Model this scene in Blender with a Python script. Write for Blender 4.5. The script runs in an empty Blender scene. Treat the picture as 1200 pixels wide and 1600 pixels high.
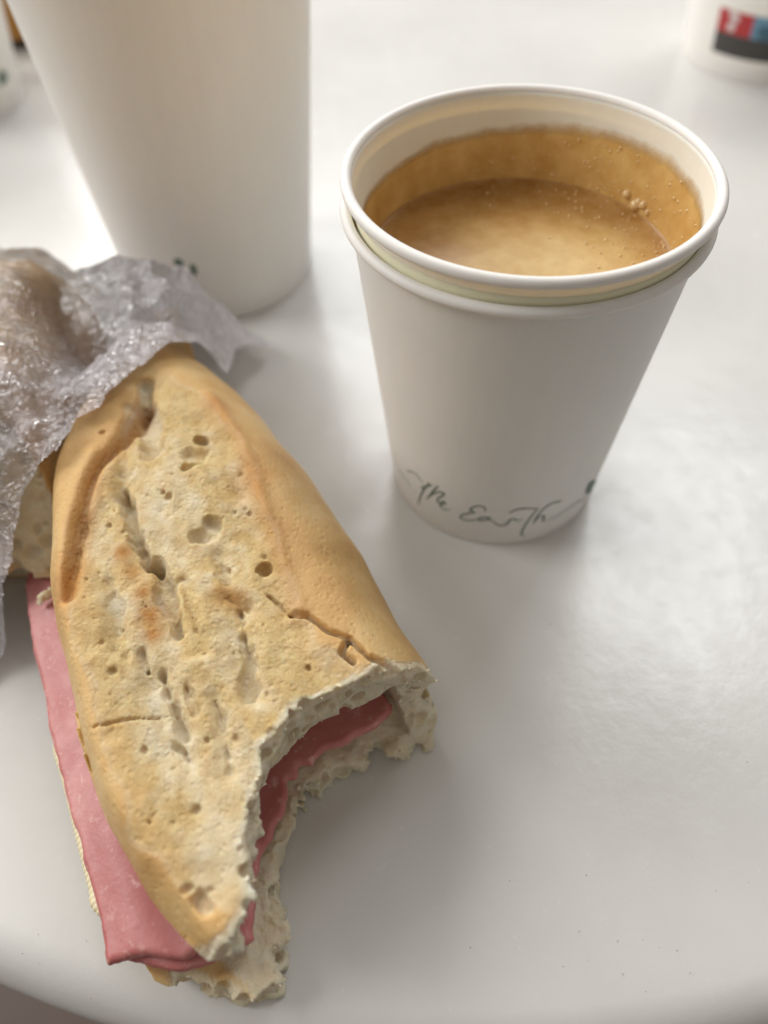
import bpy, bmesh, math, random
import numpy as np
import openvdb as vdb
from mathutils import Matrix, Vector

random.seed(7)
S = bpy.context.scene
COL = S.collection
MM = 0.001

# ------------------------------------------------------------------ camera
PITCH, ROLL, CAMH, FPX = 0.8907, -0.0339, 176.5, 1260.0      # mm, photo pixels (1200 x 1600)
_fw = np.array([0, math.cos(PITCH), -math.sin(PITCH)])
_rt0 = np.array([1.0, 0, 0]); _up0 = np.cross(_rt0, _fw)
_c, _s = math.cos(ROLL), math.sin(ROLL)
_rt = _c * _rt0 + _s * _up0
_up = -_s * _rt0 + _c * _up0
_o = np.array([0, 0, CAMH])
cam = bpy.data.cameras.new('camera')
cam.sensor_fit = 'VERTICAL'; cam.sensor_height = 24.0; cam.lens = 24.0 * FPX / 1600.0
cam.clip_start = 0.01; cam.clip_end = 50
cam.dof.use_dof = True; cam.dof.focus_distance = 0.160; cam.dof.aperture_fstop = cam.lens / 3.5
co = bpy.data.objects.new('camera', cam); COL.objects.link(co)
M = Matrix.Identity(4)
for i, ax in enumerate((_rt, _up, -_fw)):
    for j in range(3): M[j][i] = ax[j]
M[0][3], M[1][3], M[2][3] = 0, 0, CAMH * MM
co.matrix_world = M
S.camera = co

# ------------------------------------------------------------------ world, lamps, exposure
w = bpy.data.worlds.new('World'); S.world = w; w.use_nodes = True
bg = w.node_tree.nodes['Background']
bg.inputs[0].default_value = (1.0, 0.93, 0.85, 1); bg.inputs[1].default_value = 0.36

def window_light(name, loc, target, sx, sy, watts, col):
    l = bpy.data.lights.new(name, 'AREA'); l.shape = 'RECTANGLE'; l.size = sx; l.size_y = sy
    l.energy = watts; l.color = col
    o = bpy.data.objects.new(name, l); COL.objects.link(o)
    o.location = loc
    o.rotation_euler = (Vector(target) - Vector(loc)).to_track_quat('-Z', 'Y').to_euler()
    return o
window_light('window_light', (-0.85, 1.75, 1.45), (0, 0.15, 0), 1.2, 1.1, 31, (1.0, 0.995, 0.97))
window_light('window_light', (-1.9, 0.45, 1.35), (0, 0.15, 0), 1.0, 1.1, 36, (1.0, 0.99, 0.97))
window_light('window_light', (0.0, 2.1, 1.7), (0, 0.15, 0), 0.6, 1.1, 14, (0.97, 0.99, 1.0))
window_light('window_light', (1.05, 1.75, 2.3), (0, 0.15, 0), 0.8, 1.0, 24, (0.97, 0.99, 1.0))

S.view_settings.view_transform = 'Standard'; S.view_settings.look = 'None'
S.view_settings.exposure = -0.08; S.view_settings.gamma = 1.0
S.view_settings.use_curve_mapping = False
S.render.engine = 'CYCLES'
S.cycles.max_bounces = 12; S.cycles.transparent_max_bounces = 24
try: S.cycles.use_denoising = True
except Exception: pass

# ------------------------------------------------------------------ helpers
def ray(px, py):
    return _fw * FPX + _rt * (px - 600) + _up * (800 - py)
def bp(px, py, z):
    """photo pixel -> point (mm) at height z above the table"""
    d = ray(px, py); return _o + d * (z - _o[2]) / d[2]
def bpl(pts, z): return [tuple(bp(x, y, z)[:2]) for x, y in pts]
def cone_hit(px, py, cx, cy, r0, sl):
    """photo pixel -> (angle, height) on the outside of a standing conical cup"""
    d = ray(px, py); o = _o - np.array([cx, cy, 0])
    A = d[0]**2 + d[1]**2 - (sl*d[2])**2
    k = r0 + sl * o[2]
    B = 2 * (o[0]*d[0] + o[1]*d[1] - k*sl*d[2]); Cc = o[0]**2 + o[1]**2 - k*k
    disc = max(B*B - 4*A*Cc, 0.0)
    t = (-B - math.sqrt(disc)) / (2*A)
    p = o + d * t
    return math.atan2(p[1], p[0]) % (2*math.pi), p[2]

def tag(o, label=None, cat=None, group=None, kind=None):
    if label: o['label'] = label
    if cat: o['category'] = cat
    if group: o['group'] = group
    if kind: o['kind'] = kind
    return o
def empty(name, loc_mm):
    o = bpy.data.objects.new(name, None); COL.objects.link(o)
    o.location = Vector(loc_mm) * MM; o.empty_display_size = 0.02
    return o
def mesh_obj(name, verts_mm, faces, mat, parent=None, smooth=True):
    """verts are world mm; children keep their parent's location as origin"""
    off = np.array(parent.location) / MM if parent is not None else np.zeros(3)
    if parent is not None and parent.parent is not None:
        off = off + np.array(parent.parent.location) / MM
    v = (np.asarray(verts_mm, dtype=np.float64) - off) * MM
    me = bpy.data.meshes.new(name)
    if isinstance(faces, np.ndarray) and faces.ndim == 2:
        n = len(faces); k = faces.shape[1]
        me.vertices.add(len(v)); me.vertices.foreach_set('co', v.astype(np.float32).ravel())
        me.loops.add(n*k); me.loops.foreach_set('vertex_index', faces.astype(np.int32).ravel())
        me.polygons.add(n)
        me.polygons.foreach_set('loop_start', np.arange(0, n*k, k, dtype=np.int32))
        me.polygons.foreach_set('loop_total', np.full(n, k, dtype=np.int32))
        me.update(calc_edges=True); me.validate()
    else:
        me.from_pydata([tuple(p) for p in v], [], [tuple(int(i) for i in f) for f in faces])
    if smooth: me.polygons.foreach_set('use_smooth', np.ones(len(me.polygons), dtype=bool))
    me.materials.append(mat)
    o = bpy.data.objects.new(name, me); COL.objects.link(o)
    if parent is not None: o.parent = parent
    return o
def color_attr(o, name, arr):
    a = o.data.attributes.new(name, 'FLOAT_COLOR', 'POINT')
    full = np.ones((len(arr), 4), np.float32); full[:, :arr.shape[1]] = arr
    a.data.foreach_set('color', full.ravel())

class Mat:
    def __init__(s, name, **kw):
        s.m = bpy.data.materials.new(name); s.m.use_nodes = True
        s.t = s.m.node_tree; s.n = s.t.nodes; s.b = s.n['Principled BSDF']
        s.b.inputs['Subsurface Scale'].default_value = 1.0; s.b.inputs['Subsurface Radius'].default_value = (0.002, 0.0015, 0.001)
        for k, v in kw.items(): s.set(k.replace('_', ' '), v)
    def set(s, k, v):
        if isinstance(v, tuple) and len(v) == 3 and k not in ('Subsurface Radius',): v = v + (1,)
        s.b.inputs[k].default_value = v
    def node(s, typ, **kw):
        n = s.n.new(typ)
        for k, v in kw.items():
            if k.startswith('i_'): n.inputs[k[2:].replace('_', ' ')].default_value = v
            else: setattr(n, k, v)
        return n
    def link(s, a, b): s.t.links.new(a, b)
    def coords(s):
        return s.node('ShaderNodeTexCoord').outputs['Object']
    def noise(s, scale, detail=3, rough=0.55, vec=None, dist=0.0):
        n = s.node('ShaderNodeTexNoise'); n.inputs['Scale'].default_value = scale
        n.inputs['Detail'].default_value = detail; n.inputs['Roughness'].default_value = rough
        n.inputs['Distortion'].default_value = dist
        s.link(vec if vec is not None else s.coords(), n.inputs['Vector']); return n.outputs['Fac']
    def ramp(s, fac, stops):
        r = s.node('ShaderNodeValToRGB'); e = r.color_ramp.elements
        while len(e) < len(stops): e.new(0.5)
        for i, (p, c) in enumerate(stops):
            e[i].position = p; e[i].color = (c if isinstance(c, tuple) else (c, c, c)) + (1,)
        s.link(fac, r.inputs[0]); return r.outputs[0]
    def mix(s, fac, a, b, mode='MIX'):
        n = s.node('ShaderNodeMix', data_type='RGBA', blend_type=mode)
        for sock, v in ((n.inputs[0], fac), (n.inputs[6], a), (n.inputs[7], b)):
            if isinstance(v, (int, float)): sock.default_value = v
            elif isinstance(v, tuple): sock.default_value = v + (1,)
            else: s.link(v, sock)
        return n.outputs[2]
    def math(s, op, a, b=None, clamp=False):
        n = s.node('ShaderNodeMath', operation=op); n.use_clamp = clamp
        for sock, v in ((n.inputs[0], a), (n.inputs[1], b)):
            if v is None: continue
            if isinstance(v, (int, float)): sock.default_value = v
            else: s.link(v, sock)
        return n.outputs[0]
    def bump(s, h, strength, dist, prev=None):
        n = s.node('ShaderNodeBump'); n.inputs['Strength'].default_value = strength
        n.inputs['Distance'].default_value = dist
        s.link(h, n.inputs['Height'])
        if prev is not None: s.link(prev, n.inputs['Normal'])
        return n.outputs[0]

def simple(name, col, rough=0.5, **kw):
    return Mat(name, Base_Color=col, Roughness=rough, **kw).m

# --- 2D polygon tools (mm)
def seg_dist(X, Y, pts, closed=True):
    pts = np.asarray(pts, float); n = len(pts)
    best = np.full(X.shape, 1e9)
    for i in range(n if closed else n-1):
        a = pts[i]; b = pts[(i+1) % n]; d = b - a; L = max(d @ d, 1e-9)
        t = np.clip(((X-a[0])*d[0] + (Y-a[1])*d[1]) / L, 0, 1)
        best = np.minimum(best, np.hypot(X-a[0]-t*d[0], Y-a[1]-t*d[1]))
    return best
def inside(X, Y, pts):
    pts = np.asarray(pts, float); r = np.zeros(X.shape, bool); n = len(pts)
    for i in range(n):
        (x0, y0), (x1, y1) = pts[i], pts[(i+1) % n]
        if y0 == y1: continue
        c = ((y0 > Y) != (y1 > Y)) & (X < (x1-x0)*(Y-y0)/(y1-y0) + x0)
        r ^= c
    return r
def sdist(X, Y, pts):
    d = seg_dist(X, Y, pts); return np.where(inside(X, Y, pts), d, -d)
def catmull(pts, n=8, closed=False):
    P = np.asarray(pts, float); out = []
    N = len(P)
    for i in range(N if closed else N-1):
        if closed: p0, p1, p2, p3 = P[i-1], P[i], P[(i+1) % N], P[(i+2) % N]
        else: p0, p1, p2, p3 = P[max(i-1, 0)], P[i], P[i+1], P[min(i+2, N-1)]
        for k in range(n):
            t = k/n
            out.append(0.5*((2*p1) + (p2-p0)*t + (2*p0-5*p1+4*p2-p3)*t*t + (3*p1-p0-3*p2+p3)*t**3))
    if not closed: out.append(P[-1])
    return np.array(out)
# --- smooth lattice noise on regular grids, range about -1..1
def _wmat(n, vox, scale, rng):
    x = np.arange(n) * vox / scale + rng.random()
    m = int(x[-1]) + 5; i = x.astype(int); f = x - i
    Wm = np.zeros((n, m), np.float32)
    w4 = np.stack([(1-f)**3/6, (3*f**3-6*f*f+4)/6, (-3*f**3+3*f*f+3*f+1)/6, f**3/6], 1)
    for k in range(4): Wm[np.arange(n), i+k] = w4[:, k]
    return Wm
def gnoise(shape, vox, scale, seed):
    rng = np.random.default_rng(seed)
    if not isinstance(scale, (tuple, list)): scale = [scale]*len(shape)
    Ws = [_wmat(n, vox, s_, rng) for n, s_ in zip(shape, scale)]
    L = rng.uniform(-1, 1, [W_.shape[1] for W_ in Ws]).astype(np.float32)
    for k, W_ in enumerate(Ws):
        L = np.moveaxis(np.tensordot(W_, L, axes=(1, k)), 0, k)
    return L * 2.4
def sstep(a, b, x):
    t = np.clip((x-a)/(b-a), 0, 1); return t*t*(3-2*t)
def smin(a, b, k):
    h = np.clip(0.5+0.5*(b-a)/k, 0, 1); return b*(1-h)+a*h - k*h*(1-h)

class Vol:
    """box of voxels in a frame turned about z; axes u, v, z (mm)"""
    def __init__(s, O, a, u0, u1, v0, v1, z0, z1, vox):
        s.O = np.array(O, float); s.a = np.array(a)/np.linalg.norm(a); s.u = np.array([s.a[1], -s.a[0]])
        s.u0, s.v0, s.z0, s.vox = u0, v0, z0, vox
        s.shape = (int((u1-u0)/vox), int((v1-v0)/vox), int((z1-z0)/vox))
        U = u0 + np.arange(s.shape[0])*vox; V = v0 + np.arange(s.shape[1])*vox
        s.Z = (z0 + np.arange(s.shape[2])*vox).astype(np.float32)
        s.U2, s.V2 = np.meshgrid(U, V, indexing='ij')
        s.X = s.O[0] + s.U2*s.u[0] + s.V2*s.a[0]; s.Y = s.O[1] + s.U2*s.u[1] + s.V2*s.a[1]
    def noise(s, scale, seed): return gnoise(s.shape, s.vox, scale, seed)
    def noise2(s, scale, seed): return gnoise(s.shape[:2], s.vox, scale, seed)
    def idx(s, x, y, z):
        d = np.array([x, y]) - s.O
        return ((d@s.u - s.u0)/s.vox, (d@s.a - s.v0)/s.vox, (z - s.z0)/s.vox)
    def sphere(s, F, x, y, z, r, sq=(1, 1, 1), nz=None):
        c = s.idx(x, y, z); rv = r/s.vox; lo = []; hi = []
        for k in range(3):
            l = int(max(0, c[k]-rv*sq[k]-3)); h = int(min(s.shape[k], c[k]+rv*sq[k]+4))
            if h <= l: return
            lo.append(l); hi.append(h)
        g = np.ogrid[lo[0]:hi[0], lo[1]:hi[1], lo[2]:hi[2]]
        d = np.sqrt(sum(((g[k]-c[k])/sq[k])**2 for k in range(3))) * s.vox - r
        if nz is not None: d = d + nz[lo[0]:hi[0], lo[1]:hi[1], lo[2]:hi[2]]
        sl = F[lo[0]:hi[0], lo[1]:hi[1], lo[2]:hi[2]]
        np.minimum(sl, d, out=sl)
    def mesh(s, F):
        F = np.clip(-F, -1.5, 1.5).astype(np.float32)
        F[0] = F[-1] = 1.5; F[:, 0] = F[:, -1] = 1.5; F[:, :, 0] = F[:, :, -1] = 1.5
        g = vdb.FloatGrid(1.5); g.copyFromArray(F)
        p, q = g.convertToQuads(isovalue=0.0)
        p = np.asarray(p, float); s.vi = p
        uu = s.u0 + p[:, 0]*s.vox; vv = s.v0 + p[:, 1]*s.vox; zz = s.z0 + p[:, 2]*s.vox
        W = np.stack([s.O[0]+uu*s.u[0]+vv*s.a[0], s.O[1]+uu*s.u[1]+vv*s.a[1], zz], 1)
        q = np.asarray(q).astype(np.int64)
        lab = np.arange(len(p))                       # keep only the largest connected piece
        e = np.concatenate([q[:, [0, 1]], q[:, [1, 2]], q[:, [2, 3]], q[:, [3, 0]]])
        for it in range(60):
            ra, rb = lab[e[:, 0]], lab[e[:, 1]]; un = ra != rb
            if not un.any(): break
            e = e[un]; np.minimum.at(lab, np.maximum(ra[un], rb[un]), np.minimum(ra[un], rb[un]))
            while True:
                l2 = lab[lab]
                if (l2 == lab).all(): break
                lab = l2
        big = np.bincount(lab).argmax(); kp = lab == big
        mp = np.cumsum(kp)-1; q = mp[q[kp[q[:, 0]]]]; s.vi = p[kp]
        return W[kp], q[:, ::-1]
    def sample(s, A):
        i = np.clip(np.rint(s.vi).astype(int), 0, np.array(s.shape)-1)
        return A[i[:, 0], i[:, 1], i[:, 2]] if A.ndim == 3 else A[i[:, 0], i[:, 1]]

def lathe(prof, cx, cy, n=96, closed=False):
    """prof: list of (r, z) -> verts, quads round (cx, cy)"""
    prof = np.asarray(prof, float); m = len(prof)
    t = np.linspace(0, 2*np.pi, n, endpoint=False)
    V = np.stack([cx + prof[None, :, 0]*np.cos(t)[:, None], cy + prof[None, :, 0]*np.sin(t)[:, None],
                  np.broadcast_to(prof[None, :, 1], (n, m))], -1).reshape(-1, 3)
    Fq = []
    for i in range(n):
        j = (i+1) % n
        for k in range(m if closed else m-1):
            l = (k+1) % m
            Fq.append((i*m+k, j*m+k, j*m+l, i*m+l))
    return V, np.array(Fq)

# ------------------------------------------------------------------ materials
def m_table():
    m = Mat('white_laminate', Roughness=0.30, Specular_IOR_Level=0.5)
    v = m.coords()
    n1 = m.noise(9, 4, 0.6, v); n2 = m.noise(140, 4, 0.7, v)
    c = m.ramp(n1, [(0.3, (0.59, 0.58, 0.555)), (0.7, (0.67, 0.66, 0.635))])
    sp = m.node('ShaderNodeTexVoronoi'); sp.inputs['Scale'].default_value = 160
    m.link(v, sp.inputs['Vector'])
    sz = m.noise(60, 1, 0.5, v)
    spot = m.math('LESS_THAN', sp.outputs['Distance'], m.math('MULTIPLY', m.math('SUBTRACT', sz, 0.56, True), 0.45))
    c = m.mix(m.math('MULTIPLY', spot, 0.55), c, (0.22, 0.18, 0.15))
    m.link(c, m.b.inputs['Base Color'])
    m.link(m.ramp(n2, [(0.3, 0.17), (0.75, 0.30)]), m.b.inputs['Roughness'])
    m.link(m.bump(n2, 0.2, 0.0005), m.b.inputs['Normal'])
    return m.m
def m_paper(name, col, warm=0.0):
    m = Mat(name, Roughness=0.55)
    v = m.coords()
    mp = m.node('ShaderNodeMapping'); mp.inputs['Scale'].default_value = (1, 1, 0.12); m.link(v, mp.inputs['Vector'])
    n1 = m.noise(420, 4, 0.6, mp.outputs[0]); n2 = m.noise(900, 3, 0.6, v)
    c = m.ramp(n1, [(0.3, tuple(x*0.97 for x in col)), (0.7, col)])
    m.link(c, m.b.inputs['Base Color'])
    m.set('Subsurface Weight', 0.6); m.b.inputs['Subsurface Radius'].default_value = (0.0009, 0.0007, 0.0005)
    nb = m.bump(n1, 0.10, 0.0003); m.link(m.bump(n2, 0.06, 0.0002, nb), m.b.inputs['Normal'])
    return m.m
def m_bread():
    m = Mat('baguette_bread', Roughness=0.75)
    v = m.coords()
    at = m.node('ShaderNodeAttribute', attribute_name='mask'); sep = m.node('ShaderNodeSeparateColor')
    m.link(at.outputs['Color'], sep.inputs[0])
    crust, toast, orange = sep.outputs[0], sep.outputs[1], sep.outputs[2]
    n_big = m.noise(70, 4, 0.6, v); n_mid = m.noise(260, 5, 0.65, v); n_fine = m.noise(1500, 5, 0.75, v)
    white = m.ramp(n_mid, [(0.25, (0.82, 0.69, 0.46)), (0.75, (0.91, 0.84, 0.68))])
    tst = m.ramp(n_mid, [(0.25, (0.58, 0.37, 0.14)), (0.5, (0.72, 0.525, 0.245)), (0.78, (0.82, 0.67, 0.39))])
    cru = m.ramp(n_big, [(0.25, (0.53, 0.285, 0.088)), (0.5, (0.66, 0.415, 0.16)), (0.78, (0.74, 0.53, 0.25))])
    fl = m.ramp(n_fine, [(0.62, 0.0), (0.72, 1.0)])
    cru = m.mix(m.math('MULTIPLY', fl, 0.42), cru, (0.84, 0.66, 0.40))
    tst = m.mix(m.ramp(n_big, [(0.35, 0.0), (0.65, 0.4)]), tst, (0.78, 0.62, 0.35))
    c = m.mix(toast, white, tst)
    tt = m.math('MULTIPLY', orange, m.ramp(n_mid, [(0.25, 0.55), (0.5, 1.0)]))
    gr = m.ramp(n_fine, [(0.36, (0.76, 0.64, 0.42)), (0.5, (1.0, 0.99, 0.94)), (0.66, (1.08, 1.07, 1.02))])
    c = m.mix(m.math('ADD', m.math('MULTIPLY', toast, 0.4), 0.08), c, gr, 'MULTIPLY')
    c = m.mix(crust, c, cru)
    c = m.mix(tt, c, (0.50, 0.22, 0.045))
    m.link(c, m.b.inputs['Base Color'])
    m.link(m.mix(crust, (0.85,)*3, (0.46,)*3), m.b.inputs['Roughness'])
    m.set('Subsurface Weight', 0.45); m.b.inputs['Subsurface Radius'].default_value = (0.0022, 0.0014, 0.0007)
    vo = m.node('ShaderNodeTexVoronoi'); vo.inputs['Scale'].default_value = 650; m.link(v, vo.inputs['Vector'])
    pit = m.ramp(vo.outputs['Distance'], [(0.1, 0.0), (0.45, 1.0)])
    hc = m.math('ADD', m.math('MULTIPLY', n_fine, 1.0), m.math('MULTIPLY', pit, 0.45))
    inv = m.math('SUBTRACT', 1.0, m.math('MULTIPLY', crust, 0.66))
    h = m.math('MULTIPLY', hc, inv)
    m.link(m.bump(h, 0.85, 0.0011, m.bump(n_mid, 0.15, 0.001)), m.b.inputs['Normal'])
    return m.m
def m_ham():
    m = Mat('cooked_ham', Roughness=0.24)
    v = m.coords()
    n1 = m.noise(55, 4, 0.6, v, 0.8); n2 = m.noise(400, 4, 0.65, v)
    c = m.ramp(n1, [(0.22, (0.40, 0.11, 0.105)), (0.5, (0.49, 0.165, 0.155)), (0.8, (0.60, 0.27, 0.25))])
    c = m.mix(m.math('MULTIPLY', m.ramp(n2, [(0.56, 0.0), (0.70, 1.0)]), 0.5), c, (0.80, 0.54, 0.50))
    m.link(c, m.b.inputs['Base Color'])
    m.set('Subsurface Weight', 0.5); m.b.inputs['Subsurface Radius'].default_value = (0.003, 0.0012, 0.001)
    n3 = m.noise(1300, 4, 0.7, v)
    m.link(m.bump(n3, 0.18, 0.0004, m.bump(n2, 0.14, 0.0005)), m.b.inputs['Normal'])
    m.link(m.ramp(n2, [(0.3, 0.34), (0.7, 0.5)]), m.b.inputs['Roughness'])
    return m.m
def m_coffee():
    m = Mat('crema_coffee', Roughness=0.25, Specular_IOR_Level=0.25)
    v = m.coords()
    n1 = m.noise(42, 3, 0.5, v, 0.6); n2 = m.noise(900, 3, 0.6, v); n3 = m.noise(230, 4, 0.6, v)
    mp = m.node('ShaderNodeMapping'); mp.inputs['Location'].default_value = (-0.006, 0.012, 0); m.link(v, mp.inputs['Vector'])
    ln = m.node('ShaderNodeVectorMath', operation='LENGTH'); m.link(mp.outputs[0], ln.inputs[0])
    rad = m.math('MULTIPLY', ln.outputs['Value'], 22.0)
    k = m.math('ADD', rad, m.math('MULTIPLY', m.math('SUBTRACT', n1, 0.5), 0.9))
    c = m.ramp(k, [(0.15, (0.58, 0.42, 0.20)), (0.42, (0.50, 0.32, 0.12)), (0.68, (0.38, 0.20, 0.055)), (0.95, (0.31, 0.145, 0.033))])
    c = m.mix(0.22, c, m.ramp(n3, [(0.35, (0.36, 0.18, 0.05)), (0.65, (0.66, 0.46, 0.22))]))
    m.link(c, m.b.inputs['Base Color'])
    m.link(m.bump(n2, 0.06, 0.0002), m.b.inputs['Normal'])
    return m.m
def m_stain():
    m = Mat('crema_film', Roughness=0.28)
    n = m.noise(160, 4, 0.6); n2 = m.noise(600, 3, 0.6); n4 = m.noise(120, 5, 0.65)
    at = m.node('ShaderNodeAttribute', attribute_name='fade')
    al = m.math('ADD', at.outputs['Fac'], m.math('MULTIPLY', m.math('SUBTRACT', n4, 0.5), 0.22))
    m.link(m.ramp(al, [(0.78, 1.0), (0.97, 0.0)]), m.b.inputs['Alpha'])
    m.link(m.ramp(n, [(0.3, (0.48, 0.265, 0.07)), (0.7, (0.64, 0.42, 0.16))]), m.b.inputs['Base Color'])
    m.link(m.bump(n2, 0.25, 0.0004), m.b.inputs['Normal'])
    return m.m
def m_film():
    m = Mat('plastic_film'); t = m.t
    at = m.node('ShaderNodeAttribute', attribute_name='layers'); sep = m.node('ShaderNodeSeparateColor')
    m.link(at.outputs['Color'], sep.inputs[0]); lay = sep.outputs[0]
    v = m.coords()
    a1 = m.math('ABSOLUTE', m.math('SUBTRACT', m.noise(260, 2, 0.5, v, 1.2), 0.5))
    a2 = m.math('ABSOLUTE', m.math('SUBTRACT', m.noise(620, 2, 0.5, v, 0.8), 0.5))
    bl = m.math('MULTIPLY', lay, 1.0)
    hb = m.math('MULTIPLY', m.math('ADD', m.math('MULTIPLY', a1, 3.2), m.math('MULTIPLY', a2, 0.6)), bl)
    nb = m.bump(hb, 1.0, 0.006)
    tr = m.node('ShaderNodeBsdfTransparent'); tr.inputs[0].default_value = (0.99, 0.985, 1.0, 1)
    gl = m.node('ShaderNodeBsdfGlossy'); gl.inputs['Roughness'].default_value = 0.12; m.link(nb, gl.inputs['Normal'])
    df = m.node('ShaderNodeBsdfDiffuse'); df.inputs[0].default_value = (0.98, 0.95, 1.0, 1); pass
    tl = m.node('ShaderNodeBsdfTranslucent'); tl.inputs[0].default_value = (0.98, 0.95, 1.0, 1)
    milk = m.node('ShaderNodeMixShader'); milk.inputs[0].default_value = 0.5
    m.link(df.outputs[0], milk.inputs[1]); m.link(tl.outputs[0], milk.inputs[2])
    m1 = m.node('ShaderNodeMixShader'); m.link(lay, m1.inputs[0]); m.link(tr.outputs[0], m1.inputs[1]); m.link(milk.outputs[0], m1.inputs[2])
    fr = m.node('ShaderNodeFresnel'); fr.inputs['IOR'].default_value = 1.45; m.link(nb, fr.inputs['Normal'])
    m2 = m.node('ShaderNodeMixShader'); m.link(m.math('MULTIPLY', fr.outputs[0], 1.3, True), m2.inputs[0])
    m.link(m1.outputs[0], m2.inputs[1]); m.link(gl.outputs[0], m2.inputs[2])
    gw = m.node('ShaderNodeBsdfGlossy'); gw.inputs['Roughness'].default_value = 0.38; m.link(nb, gw.inputs['Normal'])
    gw.inputs[0].default_value = (0.97, 0.95, 1.0, 1)
    m3 = m.node('ShaderNodeMixShader'); m.link(m.math('MULTIPLY', lay, 0.5), m3.inputs[0])
    m.link(m2.outputs[0], m3.inputs[1]); m.link(gw.outputs[0], m3.inputs[2])
    m.link(m3.outputs[0], m.n['Material Output'].inputs['Surface'])
    return m.m

MAT = dict(table=m_table(), paper=m_paper('white_cup_paper', (0.78, 0.76, 0.73)),
           inner=m_paper('cup_inside_paper', (0.82, 0.775, 0.68)),
           bread=m_bread(), ham=m_ham(), coffee=m_coffee(), stain=m_stain(), film=m_film(),
           yellow=m_paper('yellow_glow_paper', (0.92, 0.88, 0.66)),  # paper tinted with the backlit glow
           ink=simple('green_grey_ink', (0.14, 0.195, 0.155), 0.6),
           red=simple('red_print', (0.42, 0.03, 0.035), 0.5), blue=simple('blue_print', (0.13, 0.27, 0.38), 0.5),
           navy=simple('dark_teal_print', (0.05, 0.12, 0.17), 0.5), dark=simple('charcoal_print', (0.05, 0.045, 0.042), 0.5),
           pale=simple('pale_print', (0.62, 0.55, 0.53), 0.5),
           cheese=Mat('pale_cheese', Base_Color=(0.80, 0.70, 0.46), Roughness=0.45, Subsurface_Weight=0.2).m,
           amber=simple('amber_cardboard', (0.42, 0.20, 0.035), 0.6), tan=simple('tan_cardboard', (0.50, 0.33, 0.16), 0.6),
           base=simple('dark_brown_card', (0.035, 0.022, 0.014), 0.6))
_fl = Mat('dark_floor', Roughness=0.5); _n = _fl.noise(3, 5)
_fl.link(_fl.ramp(_n, [(0.3, (0.035, 0.018, 0.011)), (0.7, (0.075, 0.04, 0.026))]), _fl.b.inputs['Base Color'])
MAT['floor'] = _fl.m
_k = Mat('torn_crumb', Roughness=0.9); _kn = _k.noise(300, 3)
_k.link(_k.ramp(_kn, [(0.3, (0.78, 0.64, 0.40)), (0.7, (0.90, 0.84, 0.70))]), _k.b.inputs['Base Color'])
MAT['flake'] = _k.m
MAT['steel'] = simple('grey_steel', (0.25, 0.25, 0.26), 0.35, Metallic=1.0)

# ------------------------------------------------------------------ setting
fl = mesh_obj('floor', [(-6000, -6000, -740), (6000, -6000, -740), (6000, 6000, -740), (-6000, 6000, -740)], [(0, 1, 2, 3)], MAT['floor'])
tag(fl, 'dark brown floor below the white table', None, None, 'structure')
# oval table top with a rolled edge: near end at y = 14
def table():
    A, B, cx, cy = 345.0, 440.0, 18.0, 0.0
    cy = 12.0 + B
    nt = 240; R = 11.0
    prof = [(-400, 0), (-200, 0), (-60, 0), (-30, 0), (-18, -0.03), (-14, -0.12)]
    prof += [(-11 + R*math.sin(a), -R - 0.12 + R*math.cos(a)) for a in np.linspace(0.12, math.pi*0.5, 12)]
    prof += [(0, -18), (-1, -21), (-4, -24), (-30, -24.5), (-120, -24.5), (-400, -24.5)]
    V = []; t = np.linspace(0, 2*np.pi, nt, endpoint=False)
    for ang in t:
        ex, ey = A*math.cos(ang), B*math.sin(ang)
        nx, ny = math.cos(ang)/A, math.sin(ang)/B; l = math.hypot(nx, ny); nx /= l; ny /= l
        for d, z in prof:
            if d <= -60:
                k = {-60: .84, -120: .6, -200: .45, -400: 0.02}[d]
                V.append((cx + ex*k, cy + ey*k, z))
            else: V.append((cx + ex + nx*d, cy + ey + ny*d, z))
    m = len(prof); Fq = []
    for i in range(nt):
        j = (i+1) % nt
        for k in range(m-1): Fq.append((i*m+k, j*m+k, j*m+k+1, i*m+k+1))
    Fq = [tuple(reversed(f)) for f in Fq]
    Fq.append(tuple(i*m for i in range(nt))); Fq.append(tuple(reversed([i*m+m-1 for i in range(nt)])))
    o = mesh_obj('table_top', V, Fq, MAT['table'])
    tag(o, 'white oval table top with rolled edge', None, None, 'structure')
    v, f = lathe([(1, -30), (90, -30), (90, -36), (32, -44), (30, -690), (40, -700), (200, -715), (215, -738), (1, -738)], cx, cy, 48)
    p = mesh_obj('table_pedestal', v, f, MAT['steel'], o)
    return o
table()

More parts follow.
